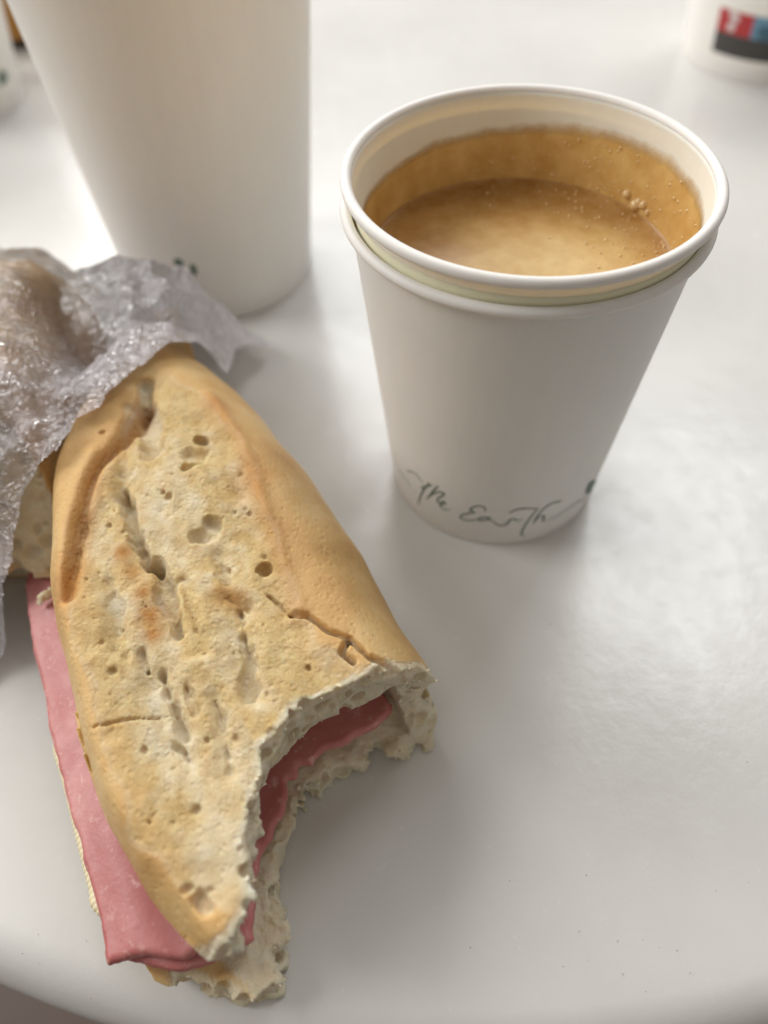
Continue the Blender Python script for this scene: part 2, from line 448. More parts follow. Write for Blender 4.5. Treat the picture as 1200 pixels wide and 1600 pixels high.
# ------------------------------------------------------------------ paper cups
CUPX, CUPY, R0, SL = 32.6, 158.9, 29.3, 0.1045
def cup(name, cx, cy, z0, r0, sl, h, rimr, label, group=None, glow_band=None, n=112):
    """conical paper cup standing at z0: wall with thickness, rolled rim, recessed bottom"""
    e = empty(name, (cx, cy, z0)); tag(e, label, 'paper cup', group)
    th = 0.45
    rt = r0 + sl*h
    outer = [(r0-0.25, z0), (r0, z0+0.25)] + [(r0+sl*k, z0+k) for k in np.linspace(1, h-rimr, 30)]
    top = [(rt - th - sl*rimr, z0+h-rimr)]
    inn = [(r0 - th + sl*k, z0+k) for k in np.linspace(h-rimr-1, 7, 30)]
    v, f = lathe(outer + top + inn + [(r0-0.6, z0+6.5), (r0-0.7, z0+0.3)], cx, cy, n, closed=True)
    wall = mesh_obj('cup_wall', v, f, MAT['inner' if glow_band else 'paper'], e)
    rc = rt - sl*rimr + rimr - th
    ring = [(rc + rimr*math.cos(a), z0+h-rimr + rimr*math.sin(a)) for a in np.linspace(0, 2*np.pi, 17)[:-1]]
    v, f = lathe(ring, cx, cy, n, closed=True)
    mesh_obj('rolled_rim', v, f[:, ::-1] if False else f, MAT['paper'], e)
    v, f = lathe([(0.2, z0+7.6), (r0*0.6, z0+7.5), (r0-1.0, z0+7.2), (r0-0.9, z0+6.6), (r0*0.6, z0+6.7), (0.2, z0+6.8)], cx, cy, 64, closed=True)
    mesh_obj('cup_bottom', v, f, MAT['inner'], e)
    if glow_band:
        zz = np.linspace(glow_band[0], glow_band[1], 6)
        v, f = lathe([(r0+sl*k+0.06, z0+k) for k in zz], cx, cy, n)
        mesh_obj('yellow_glow_band', v, f, MAT['yellow'], e)  # backlight glowing through the paper, painted as a yellow band between the rims
    return e
NEST = 6.6
outer_cup = cup('paper_cup', CUPX-0.2, CUPY, 0, R0-0.35, SL, 85.0, 1.2,
                'white paper cup with green script near its base, holding a second cup nested inside it')
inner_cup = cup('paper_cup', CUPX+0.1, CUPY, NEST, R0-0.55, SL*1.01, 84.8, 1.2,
                'white paper cup holding coffee, nested inside the cup with green script', glow_band=(75.0, 79.8))
tall_cup = cup('paper_cup', -58.5, 265.4, 0, 34.0, 0.0917, 118, 1.9,
               'tall white paper cup standing directly behind the plastic-wrapped bread', n=96)
back_cup = cup('paper_cup', 199, 435, 0, 38.0, 0.095, 95, 1.7,
               'white paper cup with a red, blue and charcoal label', n=80)
left_cup = cup('paper_cup', -199, 408, 0, 29.3, 0.1045, 85, 1.7,
               'white paper cup with a small green mark, beside the amber brown box', n=80)

def ribbon(strokes, width, cx, cy, r0, sl, off=0.07, taper=True):
    """strokes: lists of photo pixels traced on a cup -> flat ink ribbons on the cup wall"""
    V = []; Fq = []
    for st in strokes:
        wd = width
        if isinstance(st, tuple): st, wd = st
        sm = catmull(st, 6)
        tz = np.array([cone_hit(p[0], p[1], cx, cy, r0, sl) for p in sm])
        s = np.stack([tz[:, 0]*r0, tz[:, 1]], 1)
        d = np.gradient(s, axis=0); d /= np.linalg.norm(d, axis=1)[:, None] + 1e-9
        nrm = np.stack([-d[:, 1], d[:, 0]], 1)
        k = np.linspace(0, 1, len(s)); ww = wd*(0.45 + 0.75*np.sin(np.pi*k)**0.6)
        b = len(V)
        for i in range(len(s)):
            for sg in (-0.5, 0.5):
                q = s[i] + nrm[i]*sg*ww[i]; a = q[0]/r0; r = r0 + sl*q[1] + off
                V.append((cx + r*math.cos(a), cy + r*math.sin(a), q[1]))
        for i in range(len(s)-1): Fq.append((b+2*i, b+2*i+1, b+2*i+3, b+2*i+2))
        off += 0.004
    return V, Fq
def crop(pts, x0=600, y0=690, k=0.3): return [(x0+x*k, y0+y*k) for x, y in pts]
SCR = [crop(p) for p in [
    [(238, 212), (212, 245), (190, 285), (180, 328)], [(192, 243), (215, 234), (252, 226)],
    [(283, 228), (255, 258), (222, 300)], [(224, 298), (252, 274), (285, 262), (312, 266), (308, 278), (286, 292), (277, 310), (288, 324)],
    [(288, 324), (312, 326), (318, 314), (302, 314), (293, 332), (308, 350), (348, 355)],
    [(524, 362), (526, 345), (500, 334), (462, 342), (450, 358), (470, 367), (440, 373), (405, 382), (400, 397), (428, 409), (470, 407), (500, 402)],
    [(548, 394), (518, 391), (494, 402), (502, 411), (530, 406), (549, 395), (550, 408), (566, 412)],
    [(566, 412), (584, 428), (612, 437), (640, 428), (658, 406), (676, 402), (694, 411), (720, 405)],
    [(803, 343), (770, 385), (737, 430), (720, 462), (716, 484), (736, 487)], [(650, 372), (692, 353), (740, 348), (795, 348)],
    [(925, 298), (912, 312), (880, 318), (835, 345), (800, 385), (776, 425)], [(776, 425), (804, 394), (832, 386), (830, 402), (822, 412), (852, 408)],
]]
LIGHT = [(crop(p), 0.28) for p in [[(852, 408), (900, 386), (960, 345), (1010, 312), (1045, 296)],
         [(75, 140), (108, 185), (142, 236)], [(118, 150), (160, 163), (205, 215)]]]
v, f = ribbon(SCR, 0.44, CUPX-0.2, CUPY, R0-0.35, SL)
mesh_obj('script_lettering', v, f, MAT['ink'], outer_cup)
for _l in LIGHT:
    v, f = ribbon([_l], 0.3, CUPX-0.2, CUPY, R0-0.35, SL, 0.16)
    mesh_obj('script_swash', v, f, MAT['ink'], outer_cup)
def patch(px, cx, cy, r0, sl, off, dense=5):
    """filled convex photo-pixel outline laid on a cup wall"""
    P = catmull(px, dense, True) if dense else np.array(px, float)
    c = P.mean(0); V = []; Fq = []; n = len(P)
    rings = [1.0, .66, .33, 0.02]
    for k in rings:
        for p in P:
            a, z = cone_hit(*(c + (p-c)*k), cx, cy, r0, sl); r = r0 + sl*z + off
            V.append((cx + r*math.cos(a), cy + r*math.sin(a), z))
    for k in range(len(rings)-1):
        for i in range(n):
            j = (i+1) % n; Fq.append((k*n+i, k*n+j, (k+1)*n+j, (k+1)*n+i))
    return V, Fq
v, f = patch(crop([(1050, 272), (1054, 240), (1074, 206), (1108, 200), (1104, 234), (1085, 260)]), CUPX-0.2, CUPY, R0-0.35, SL, 0.1)
mesh_obj('leaf_print', v, f, MAT['ink'], outer_cup)
# tall cup: the two dark ends of lettering that show above the wrap
for px in ([(272, 405), (281, 404), (287, 412), (280, 418), (274, 414)], [(297, 413), (306, 416), (308, 428), (300, 428)]):
    v, f = patch(px, -58.5, 265.4, 34.0, 0.0917, 0.1); mesh_obj('green_print', v, f, MAT['ink'], tall_cup)
v, f = patch([(-2, 112), (6, 110), (12, 122), (6, 132), (-2, 130)], -199, 408, 29.3, 0.1045, 0.1)
mesh_obj('green_print', v, f, MAT['ink'], left_cup)
# label of the far right cup
def band(a0, a1, z0, z1, cx, cy, r0, sl, off):
    A = np.linspace(a0, a1, 24); V = []; Fq = []
    for a in A:
        for z in np.linspace(z0, z1, 4):
            r = r0 + sl*z + off; V.append((cx + r*math.cos(a), cy + r*math.sin(a), z))
    for i in range(23):
        for k in range(3): Fq.append((i*4+k, i*4+4+k, i*4+5+k, i*4+1+k))
    return V, Fq
BC = (199, 435, 38.0, 0.095)
aL, zT = cone_hit(1127, 10, *BC); aM, zM = cone_hit(1171, 60, *BC); _, zB = cone_hit(1170, 95, *BC)
v, f = band(aL, aM, zM, zT, *BC, 0.12); red = mesh_obj('red_label_panel', v, f, MAT['red'], back_cup)
v, f = band(aM, aM+1.1, zM, zT, *BC, 0.12); blue = mesh_obj('blue_label_panel', v, f, MAT['blue'], back_cup)
v, f = band(aL, aM+1.1, zB, zM, *BC, 0.12); mesh_obj('charcoal_label_panel', v, f, MAT['dark'], back_cup)
for px, mt in (([(1140, 20), (1150, 18), (1156, 30), (1148, 36)], 'pale'), ([(1138, 36), (1147, 36), (1147, 48), (1138, 47)], 'pale'),
               ([(1184, 46), (1198, 40), (1215, 52), (1200, 64), (1184, 58)], 'navy')):
    v, f = patch(px, *BC, 0.26); mesh_obj('printed_mark', v, f, MAT[mt], red if mt == 'pale' else blue)

# ------------------------------------------------------------------ coffee in the inner cup
def ci(z): return R0 - 0.55 - 0.45 + SL*1.01*(z - NEST)      # inner wall radius at height z
CX, CY = CUPX+0.1, CUPY
LEV = 69.6
cof = empty('coffee', (CX, CY, LEV)); tag(cof, 'milky brown coffee with crema filling the nested paper cup', 'coffee')
rr = np.concatenate([[0.05], np.linspace(2, ci(LEV)-1.2, 22), [ci(LEV)-0.6, ci(LEV)-0.25, ci(LEV)-0.08]])
zz = LEV + np.where(rr > ci(LEV)-2, 0.9*np.clip((rr-(ci(LEV)-2))/2, 0, 1)**3, 0)
prof = list(zip(rr, zz)) + [(ci(LEV-8)-0.08, LEV-8), (0.05, LEV-8)]
v, f = lathe(prof, CX, CY, 96); mesh_obj('coffee_surface', v, f, MAT['coffee'], cof)
# crema left clinging to the wall, higher on the right where the cup was tipped
def stain_top(a): return 82.6 + 3.3*math.cos(a - math.radians(20)) + 0.25*math.sin(3*a) + 0.12*math.sin(9*a+1) + 0.06*math.sin(23*a)
V = []; n = 180; kz = 10
for i in range(n):
    a = 2*math.pi*i/n; zt = stain_top(a)
    for k in range(kz):
        z = LEV-1 + (zt-LEV+1)*k/(kz-1); thk = 0.10 + 0.25*min(1, (kz-1-k)/3.0)
        r = ci(z) - thk*(1 if k < kz-1 else 0.4); V.append((CX + r*math.cos(a), CY + r*math.sin(a), z))
F_ = [(i*kz+k, i*kz+k+1, ((i+1) % n)*kz+k+1, ((i+1) % n)*kz+k) for i in range(n) for k in range(kz-1)]
_cf = mesh_obj('crema_film', V, F_, MAT['stain'], cof); color_attr(_cf, 'fade', np.tile(np.linspace(0, 1, kz)[:, None], (n, 3)))
# bubbles: little domes on the crema
def domes(spots):
    V = []; Fq = []
    for (p, nrm, r) in spots:
        p = np.array(p); nrm = np.array(nrm, float); nrm /= np.linalg.norm(nrm)
        t = np.cross(nrm, [0.3, 0.9, 0.1]); t /= np.linalg.norm(t); b = np.cross(nrm, t); base = len(V)
        for j, el in enumerate((-0.2, 0.35, 0.8, 1.2)):
            for i in range(10):
                a = 2*math.pi*i/10
                V.append(p + r*(math.cos(el)*(math.cos(a)*t + math.sin(a)*b) + math.sin(el)*nrm))
        V.append(p + r*nrm)
        for j in range(3):
            for i in range(10): Fq.append((base+j*10+i, base+j*10+(i+1) % 10, base+j*10+10+(i+1) % 10, base+j*10+10+i))
        for i in range(10): Fq.append((base+30+i, base+30+(i+1) % 10, base+40))
    return V, Fq
spots = []
rng = np.random.default_rng(5)
for i in range(150):      # on the liquid, crowded to the right side
    a = rng.normal(0.35, 0.75); r = ci(LEV)*(1 - abs(rng.normal(0, 0.28)))
    if r < 3: continue
    if r > ci(LEV)-1.2: r = ci(LEV)-1.2
    spots.append(((CX + r*math.cos(a), CY + r*math.sin(a), LEV+0.02), (0, 0, 1), rng.uniform(0.12, 0.38)))
for i in range(110):      # on the stained wall
    a = rng.normal(0.75, 0.5); z = rng.uniform(LEV+1, min(stain_top(a)-1, 83)); r = ci(z)-0.3
    spots.append(((CX + r*math.cos(a), CY + r*math.sin(a), z), (-math.cos(a), -math.sin(a), 0.1), rng.uniform(0.12, 0.4)))
for px, py, r in ((985, 296, 1.1), (1000, 306, 1.4), (992, 312, .9), (1012, 312, 1.0), (1022, 318, .6), (975, 298, .6), (1008, 322, .6), (1024, 304, .6)):
    p = bp(px, py, LEV+4); d = p[:2]-np.array([CX, CY]); a = math.atan2(d[1], d[0]); z = LEV + 2.5 + rng.uniform(-.8, .8)
    spots.append(((CX + (ci(z)-.4)*math.cos(a), CY + (ci(z)-.4)*math.sin(a), z), (-math.cos(a), -math.sin(a), .4), r))
v, f = domes(spots)
_b = Mat('bubble_foam', Base_Color=(0.66, 0.46, 0.22), Roughness=0.06); _b.set('Coat Weight', 0.6)
tag(mesh_obj('foam_bubbles', v, f, _b.m, cof), kind='stuff')

# ------------------------------------------------------------------ amber box far left
def rbox(name, x0, x1, y0, y1, z0, z1, mat, parent, bev=0.8, rot=0.0, c=(0, 0)):
    bm = bmesh.new(); bmesh.ops.create_cube(bm, size=1)
    for q in bm.verts: q.co = Vector((x0+(q.co.x+.5)*(x1-x0), y0+(q.co.y+.5)*(y1-y0), z0+(q.co.z+.5)*(z1-z0)))
    bmesh.ops.bevel(bm, geom=bm.edges[:], offset=bev, segments=2, affect='EDGES')
    bm.verts.index_update()
    V = []
    for q in bm.verts:
        dx, dy = q.co.x-c[0], q.co.y-c[1]
        V.append((c[0]+dx*math.cos(rot)-dy*math.sin(rot), c[1]+dx*math.sin(rot)+dy*math.cos(rot), q.co.z))
    Fq = [[q.index for q in fc.verts] for fc in bm.faces]; bm.free()
    return mesh_obj(name, V, Fq, mat, parent, smooth=False)
box = empty('cardboard_box', (-190, 490, 0)); tag(box, 'small amber brown box with dark foot behind the white cups', 'box')
rbox('box_body', -220, -160, 470, 510, 4.5, 46, MAT['amber'], box, rot=0.25, c=(-190, 490))
rbox('box_foot', -219, -161, 471, 509, 0.1, 4.7, MAT['base'], box, rot=0.25, c=(-190, 490))
rbox('box_lid', -221.2, -158.8, 468.8, 511.2, 40, 56, MAT['tan'], box, rot=0.25, c=(-190, 490))

# ------------------------------------------------------------------ the sandwich
def build_bread():
    vox = 0.36
    vol = Vol((-25, 60), (-0.45, 0.893), -44, 40, -52, 166, -1.5, 50, vox)
    X, Y, Z = vol.X, vol.Y, vol.Z
    left = bpl([(330, 1500), (230, 1400), (165, 1270), (130, 1130), (105, 1050), (80, 930), (90, 800), (130, 690)], 29.5) + [(-70, 160), (-67, 178), (-66, 192)]
    right = [(-59, 197), (-51, 182), (-29.5, 154), (-6, 114.5), (-0.5, 101), (7.5, 86), (15, 70), (17, 50), (11, 30), (-4, 16), (-20, 16)]
    left = [tuple(p) for p in catmull(left, 4)]; right = [tuple(p) for p in catmull(right, 4)]
    P = left + right
    wob = 0.7*vol.noise2(14, 1) + 0.3*vol.noise2(6, 2)
    dP = sdist(X, Y, P) + wob*0.6; dL = seg_dist(X, Y, left, False) + wob; dR = seg_dist(X, Y, right[3:], False) + wob
    PB = [(-46, 27), (-52, 36), (-58, 50), (-68, 74), (-79, 104), (-78, 124), (-73, 142), (-68, 160), (-66, 192)] + right
    dPB = sdist(X, Y, PB) + wob
    zmax = np.interp(Y, [15, 40, 70, 110, 145, 170, 198], [36, 39, 41, 44, 44.5, 42, 34]) + 0.8*vol.noise2(22, 3)
    q = lambda d, s_: np.sqrt(np.clip(1-(1-np.clip(d/s_, 0, 1))**2, 0, 1))
    hR = 13 + (zmax-13)*q(dR, 21); hL = 25 + (zmax-25)*q(dL, 7.5)
    ztop = smin(hR, hL, 2.5)
    # open crumb field on top, traced on the loaf's upper surface
    reg = bpl([(228, 604), (180, 690), (136, 790), (114, 880), (116, 960), (136, 1080), (166, 1200), (215, 1320), (285, 1385), (345, 1400),
               (420, 1420), (500, 1200), (620, 1080), (560, 1030), (505, 1000), (468, 960), (442, 880), (408, 780), (372, 690), (322, 618), (262, 592)], 42)
    dC = sdist(X, Y, reg) + 0.9*vol.noise2(5, 4) + 0.5*vol.noise2(2.2, 5)
    m = sstep(-0.8, 2.0, dC); mg = sstep(-1.0, 5.0, dC)
    env = ztop.copy()
    nf = [vol.noise2(s_, 10+i) for i, s_ in enumerate((11, 5, 2.4, 1.2))]
    fur = 0.7*vol.noise2((4.5, 17), 20) + 0.45*vol.noise2((2.2, 7), 21) + 0.25*vol.noise2((1.1, 3), 22)
    ztop = ztop - mg*(0.6 + 0.45*nf[0] + 0.15*nf[1] - 0.8*fur) - m*(0.14*nf[2] + 0.12*nf[3])
    # raised crust lip on the left and on the right ridge, with a groove inside the left lip
    orange = np.zeros_like(X)
    lip = seg_dist(X, Y, bpl([(150, 720), (112, 830), (98, 900), (104, 1000), (120, 1100), (150, 1220), (200, 1330)], 42), False)
    ztop += 1.1*np.exp(-(lip/2.6)**2)
    gro = seg_dist(X, Y, catmull(bpl([(226, 640), (190, 700), (152, 752), (128, 830), (116, 890), (108, 935)], 41), 5), False) + 0.25*nf[1]
    ztop -= 3.0*np.exp(-(gro/1.5)**2); orange += 0.85*np.exp(-(gro/2.2)**2)
    rid = seg_dist(X, Y, bpl([(330, 620), (375, 690), (408, 780), (440, 880), (466, 955)], 42), False)
    ztop += 0.9*np.exp(-(rid/1.8)**2); orange += 0.42*np.exp(-(rid/2.0)**2)
    # tears: traced polylines with a ragged width and a depth
    tears = [([(226, 606), (232, 660), (238, 712)], 2.6, 5.0), ([(196, 765), (204, 810), (218, 858), (236, 880)], 1.5, 6.0),
             ([(236, 872), (256, 905), (266, 945), (278, 985)], 1.5, 5.5), ([(246, 1040), (262, 1085), (280, 1130)], 1.1, 3.5),
             ([(372, 945), (382, 1000), (386, 1075)], 1.3, 3.5), ([(268, 1150), (290, 1175)], .9, 3.0), ([(355, 930), (385, 945)], .8, 1.5), ([(172, 905), (180, 960), (176, 1010)], .7, 1.4), ([(330, 1080), (345, 1140), (350, 1190)], .9, 1.8), ([(285, 1060), (300, 1100)], .8, 2.0), ([(215, 1010), (232, 1060)], .6, 1.5), ([(282, 900), (300, 960), (315, 1010)], .6, 1.2), ([(340, 860), (352, 905)], .6, 1.2),
             ([(300, 720), (318, 722)], 1.5, 2.5), ([(205, 640), (190, 770)], 1.6, 1.6), ([(300, 1395), (315, 1402)], 1.2, 2.5)]
    tear2 = [(seg_dist(X, Y, catmull(bpl(pts, 42), 5), False), wd, dep) for pts, wd, dep in tears]
    for d, wd, dep in tear2:
        ztop -= 0.8*np.exp(-(d/(wd*2.2))**2) + 0.62*dep*sstep(wd*1.35, wd*0.25, d + 0.65*nf[2] + 0.45*nf[1] + 0.45*nf[3])
    cracks = [([(132, 1137), (170, 1128), (205, 1118), (232, 1116), (268, 1106)], .2, 0.9), ([(455, 965), (482, 968), (515, 990), (545, 1000), (575, 1025), (640, 1045)], .6, 2.0),
              ([(420, 935), (440, 950), (455, 966)], .4, 1.2), ([(545, 1000), (535, 1022), (552, 1035)], .6, 2.4)]
    for pts, wd, dep in cracks:
        d = seg_dist(X, Y, bpl(pts, 40), False) + 0.14*nf[2] + 0.14*nf[3]
        ztop -= dep*sstep(wd*1.5, wd*0.3, d)
    for (x, y), a, s_ in (((190, 862), .9, 2.4), ((205, 890), .8, 2.2), ((232, 955), 1.0, 2.6), ((222, 922), .9, 2.2), ((370, 930), .6, 2.6), ((345, 925), .5, 2.5), ((235, 985), .9, 2), ((150, 690), .25, 6), ((112, 900), .5, 3), ((345, 640), .5, 4), ((400, 760), .35, 6)):
        c = bp(x, y, 42); orange += a*np.exp(-(np.hypot(X-c[0], Y-c[1])/s_)**2)
    white = np.zeros_like(X)
    for (x, y), a, s_ in (((255, 800), .8, 6), ((300, 850), .6, 5), ((290, 735), .6, 6), ((235, 660), .6, 6), ((365, 1010), .6, 6), ((300, 1150), .5, 9), ((370, 1300), .9, 8), ((380, 1400), 1, 7), ((300, 1060), .5, 5), ((260, 1000), .7, 4)):
        c = bp(x, y, 41); white += a*np.exp(-(np.hypot(X-c[0], Y-c[1])/s_)**2)
    # ---- volume
    BITE = [(-90, 8), (-56, 23.5), (-46, 26.3), (-41, 27.2), (-35, 24.6), (-29, 26), (-25, 27), (-24, 34), (-24.3, 42), (-24, 50), (-23.2, 58), (-20.5, 62.5), (-16, 66.5), (-8, 70), (-1, 73), (6, 76), (13, 80), (40, 87), (40, -20), (-90, -20)]
    z3 = Z[None, None, :]
    n8 = vol.noise(8, 31); n3 = vol.noise(3.2, 32); n15 = vol.noise(1.5, 33)
    n07 = vol.noise(0.85, 34)
    rough = 0.8*n8 + 1.1*n3 + 0.5*n15 + 0.15*n07
    under = 4.5*np.clip((13-Z)/13, 0, 1)**2
    underL = 3.0*np.clip((27-Z)/9, 0, 1)**2
    lat = np.minimum(dP[:, :, None] - np.where(dL < dR, 0, 1)[:, :, None]*under[None, None, :],
                     dP[:, :, None] - np.where(dL < dR, 1, 0)[:, :, None]*underL[None, None, :])
    mouth = np.exp(-(sdist(X, Y, BITE)/9)**2)
    zb = 18.2 - 18.0*sstep(10.5, 7.5, dR) + 0.4*nf[1] + 8.0*mouth*sstep(8, 11, dR)
    Ft = np.minimum(np.minimum(lat, (ztop[:, :, None]-z3)*0.8), z3 - np.maximum(zb, 0.15)[:, :, None])
    Fb = np.minimum(np.minimum(dPB[:, :, None] - under[None, None, :], (10.6 + 0.7*nf[0] + 0.7*nf[1] + 0.5*nf[2] + 0.25*nf[3] - 3.6*sstep(12, 0, -sdist(X, Y, BITE)))[:, :, None]-z3), z3-0.15)
    F = np.maximum(Ft, Fb); del Ft, Fb, lat
    envd = np.minimum(np.minimum(dP[:, :, None]*np.ones_like(z3), env[:, :, None]-z3), z3+1.5)
    # bites
    dB = -sdist(X, Y, BITE)
    lay = np.interp(Z, [0, 6, 12, 18, 26, 36, 42], [-1.2, -1.0, 0.6, 1.6, 0.6, 0.2, -0.6]).astype(np.float32)
    lo = np.interp(Z, [0, 8, 14, 50], [1, 1, 0, 0]).astype(np.float32)
    rt_ = np.clip((X+8)/10, 0, 1)
    bt = dB[:, :, None] - lay[None, None, :] + rt_[:, :, None]*lo[None, None, :]*2.2 + rough*np.interp(Z, [0, 12, 20, 50], [2.4, 2.0, 1.3, 1.2]).astype(np.float32)[None, None, :]
    F = np.minimum(F, bt)
    torn = sstep(2.6, 0.8, bt)
    F -= 0.16*np.clip(torn + m[:, :, None]*0.6, 0, 1)*n15
    # pores
    rg = np.random.default_rng(3); hn = 0.7*n3 + 0.4*n15 + 0.15*n07
    for (x, y), r, dz, sq in (((314, 686), 1.75, -.4, (1, 1, 1)), ((303, 722), 2.2, -.9, (1.3, .8, 1)), ((330, 812), 2.3, -.3, (1, 1.1, 1)), ((318, 828), 2.4, .5, (1.3, 1, 1)), ((412, 886), 1.6, -.3, (1.1, 1, 1)), ((413, 868), .6, 0, (1, 1, 1)),
                             ((262, 775), 1., 0, (1, 1, 1)), ((195, 1022), .9, 0, (1, 1.3, 1)), ((305, 1262), .9, 0, (1, 1, 1)), ((215, 845), 1.1, 0, (1, 1, 1)),
                             ((245, 893), 1.2, 0, (1, 1, 1)), ((160, 675), 1.1, 0, (1, 1, 1)), ((292, 1390), .9, 0, (1.5, .8, 1))):
        c = bp(x, y, 42); i = vol.idx(c[0], c[1], 0); iu, iv = int(i[0]), int(i[1]); c = bp(x, y, env[iu, iv]); i = vol.idx(c[0], c[1], 0)
        vol.sphere(F, c[0], c[1], ztop[int(i[0]), int(i[1])]+dz, r, sq, hn*(0.8 if r > 2 else 0.45))
    ii = np.argwhere((m > 0.8) & (bt[:, :, 60] > 0)); ii = ii[rg.permutation(len(ii))[:110]]
    for k, (iu, iv) in enumerate(ii):
        r = 0.2 + 0.4*rg.random()**3
        vol.sphere(F, X[iu, iv], Y[iu, iv], ztop[iu, iv]+rg.uniform(-.25, .25), r, (rg.uniform(.8, 1.5), rg.uniform(.8, 1.5), 1.2), hn*0.5)
    jj = np.argwhere(np.abs(bt) < 0.4); jj = jj[rg.permutation(len(jj))[:1300]]
    for iu, iv, iz in jj:
        vol.sphere(F, X[iu, iv], Y[iu, iv], Z[iz], 0.35 + 1.25*rg.random()**2.2, (rg.uniform(.8, 1.4), rg.uniform(.8, 1.4), rg.uniform(.7, 1.3)))
    W, Q = vol.mesh(F)
    ed = vol.sample(envd); mm = vol.sample(m); tn = vol.sample(torn); ed_un = W[:, 2]
    crust = np.clip(sstep(2.4, 0.9, ed), 0, 1)
    low = (W[:, 2] < 13)
    crust = np.maximum(crust, np.where(low, 0.2*sstep(2.0, 0.8, vol.sample(dPB)), 0))
    crust = np.maximum(crust, np.where(W[:, 2] < 0.8, 0.3, 0))
    top = W[:, 2] > 18.0
    crust = crust*(1 - np.where(top, mm, 0))*(1-0.85*tn)
    depth = vol.sample(env) - W[:, 2]
    toast = np.where(top, mm*(0.55+0.45*sstep(4.0, 1.0, depth)), 0.15)*(1-0.9*tn)*(1-0.5*np.clip(vol.sample(white), 0, 1))
    orr = np.clip(vol.sample(orange), 0, 1)*np.where(W[:, 2] > 30, 1, 0)*(1-tn)
    print('bread', len(W), len(Q))
    cen = vol.sample(sstep(0, 16, dC)); toast = np.clip(toast*(1-0.15*cen)*(1.05 + 0.38*vol.sample(fur + 0.4*nf[2] + 0.5*nf[3])), 0, 1)
    crust = np.maximum(crust, np.where(top & (depth < 2.5), 0.55*sstep(7, 0, vol.sample(dC))*(1-tn), 0))
    pick = np.concatenate([rg.choice(np.where(tn > 0.6)[0], 2600), rg.choice(np.where((mm > .9) & (depth > 2.2) & (depth < 5) & (tn < .3) & (W[:, 2] > 30))[0], 700)])
    return W, Q, np.stack([crust, toast, orr], 1), W[pick]

sw = empty('ham_sandwich', (-35, 80, 0))
tag(sw, 'bitten baguette sandwich with pink ham showing along its open side', 'sandwich')
BW, BQ, BM, FLK = build_bread()
bread = mesh_obj('baguette', BW, BQ, MAT['bread'], sw); color_attr(bread, 'mask', BM)

BITE_EDGE = [(-27, 34), (-26, 50), (-22, 62), (-14, 70), (-4, 76)]
def flakes(P, name, parent):
    rg = np.random.default_rng(12); n = len(P)
    base = np.array([(1, 0, 0), (-.5, .8, .1), (-.6, -.7, .1), (.1, .1, .75), (0, .1, -.6)])
    tri = np.array([(0, 1, 3), (1, 2, 3), (2, 0, 3), (1, 0, 4), (2, 1, 4), (0, 2, 4)])
    sc = 0.2 + 0.75*rg.random(n)**2.5
    A = rg.normal(size=(n, 3, 3)); Qm = np.linalg.qr(A)[0]
    st = np.stack([rg.uniform(.8, 2.0, n), rg.uniform(.6, 1.2, n), rg.uniform(.35, .9, n)], 1)
    loc = base[None] * st[:, None, :] * sc[:, None, None] + rg.normal(size=(n, 5, 3))*0.12*sc[:, None, None]
    V = np.einsum('nij,nkj->nki', Qm, loc) + P[:, None, :]
    V[:, :, 2] = np.maximum(V[:, :, 2], 0.05)
    Fq = (tri[None] + 5*np.arange(n)[:, None, None]).reshape(-1, 3)
    o = mesh_obj(name, V.reshape(-1, 3), Fq, MAT['flake'], parent, smooth=False); tag(o, kind='stuff')
flakes(FLK[:260], 'crumb_flakes', sw)

def build_ham(poly, zc0, half, droop, seed, rec):
    vol = Vol((-40, 75), (-0.43, 0.903), -42, 46, -54, 100, 2, 22, 0.45)
    X, Y, Z = vol.X, vol.Y, vol.Z
    n1 = vol.noise2(16, seed); n2 = vol.noise2(5, seed+1); n3 = vol.noise2(2, seed+2)
    be = np.exp(-(seg_dist(X, Y, BITE_EDGE, False)/7)**2)
    d = sdist(X, Y, poly) + 0.1*n2 + 0.16*n3 + be*(1.3*n2 + 0.8*n3)
    lf = seg_dist(X, Y, poly[:6], False)
    zc = zc0 + 0.3*n1 + 0.1*n2 + 0.04*n3 - droop*np.exp(-(lf/5.0)**2) + rec*np.exp(-(seg_dist(X, Y, BITE_EDGE, False)/8)**2)
    hh = half*np.sqrt(np.clip(1-(1-np.clip(d/1.1, 0, 1))**2, 0, 1)) - 0.02 + np.minimum(d, 0)
    F = (hh[:, :, None] - np.abs(Z[None, None, :]-zc[:, :, None]))
    F = np.minimum(F, d[:, :, None] + 0.3*vol.noise(2.2, seed+5))
    return vol.mesh(F)
HAM1 = [(-52.3, 29.3), (-56, 38.5), (-61.5, 49.5), (-73, 73.5), (-82, 95), (-88.5, 112), (-86, 122), (-60, 124), (-20, 112), (-9, 94), (-7, 88), (-11, 82.5), (-20, 78.5), (-28.5, 68), (-30, 54), (-29, 43), (-29.5, 36), (-33, 31), (-38, 29), (-45, 30)]
HAM2 = [(-51.5, 30.5), (-55, 39), (-60.5, 50), (-71.5, 74), (-80, 96), (-85, 110), (-82, 120), (-60, 121), (-20, 110), (-4, 87), (1.5, 77.5), (-5.5, 71.8), (-13.5, 67.2), (-22.5, 62), (-25.3, 52), (-25, 42), (-27, 33), (-32, 29), (-39, 27.8), (-45, 28.8)]
W1, Q1 = build_ham(HAM1, 16.2, 1.6, 2.8, 41, 3.8); mesh_obj('ham_slice', W1, Q1, MAT['ham'], sw)
W2, Q2 = build_ham(HAM2, 13.1, 1.5, 2.6, 61, -1.6); mesh_obj('ham_slice', W2, Q2, MAT['ham'], sw)
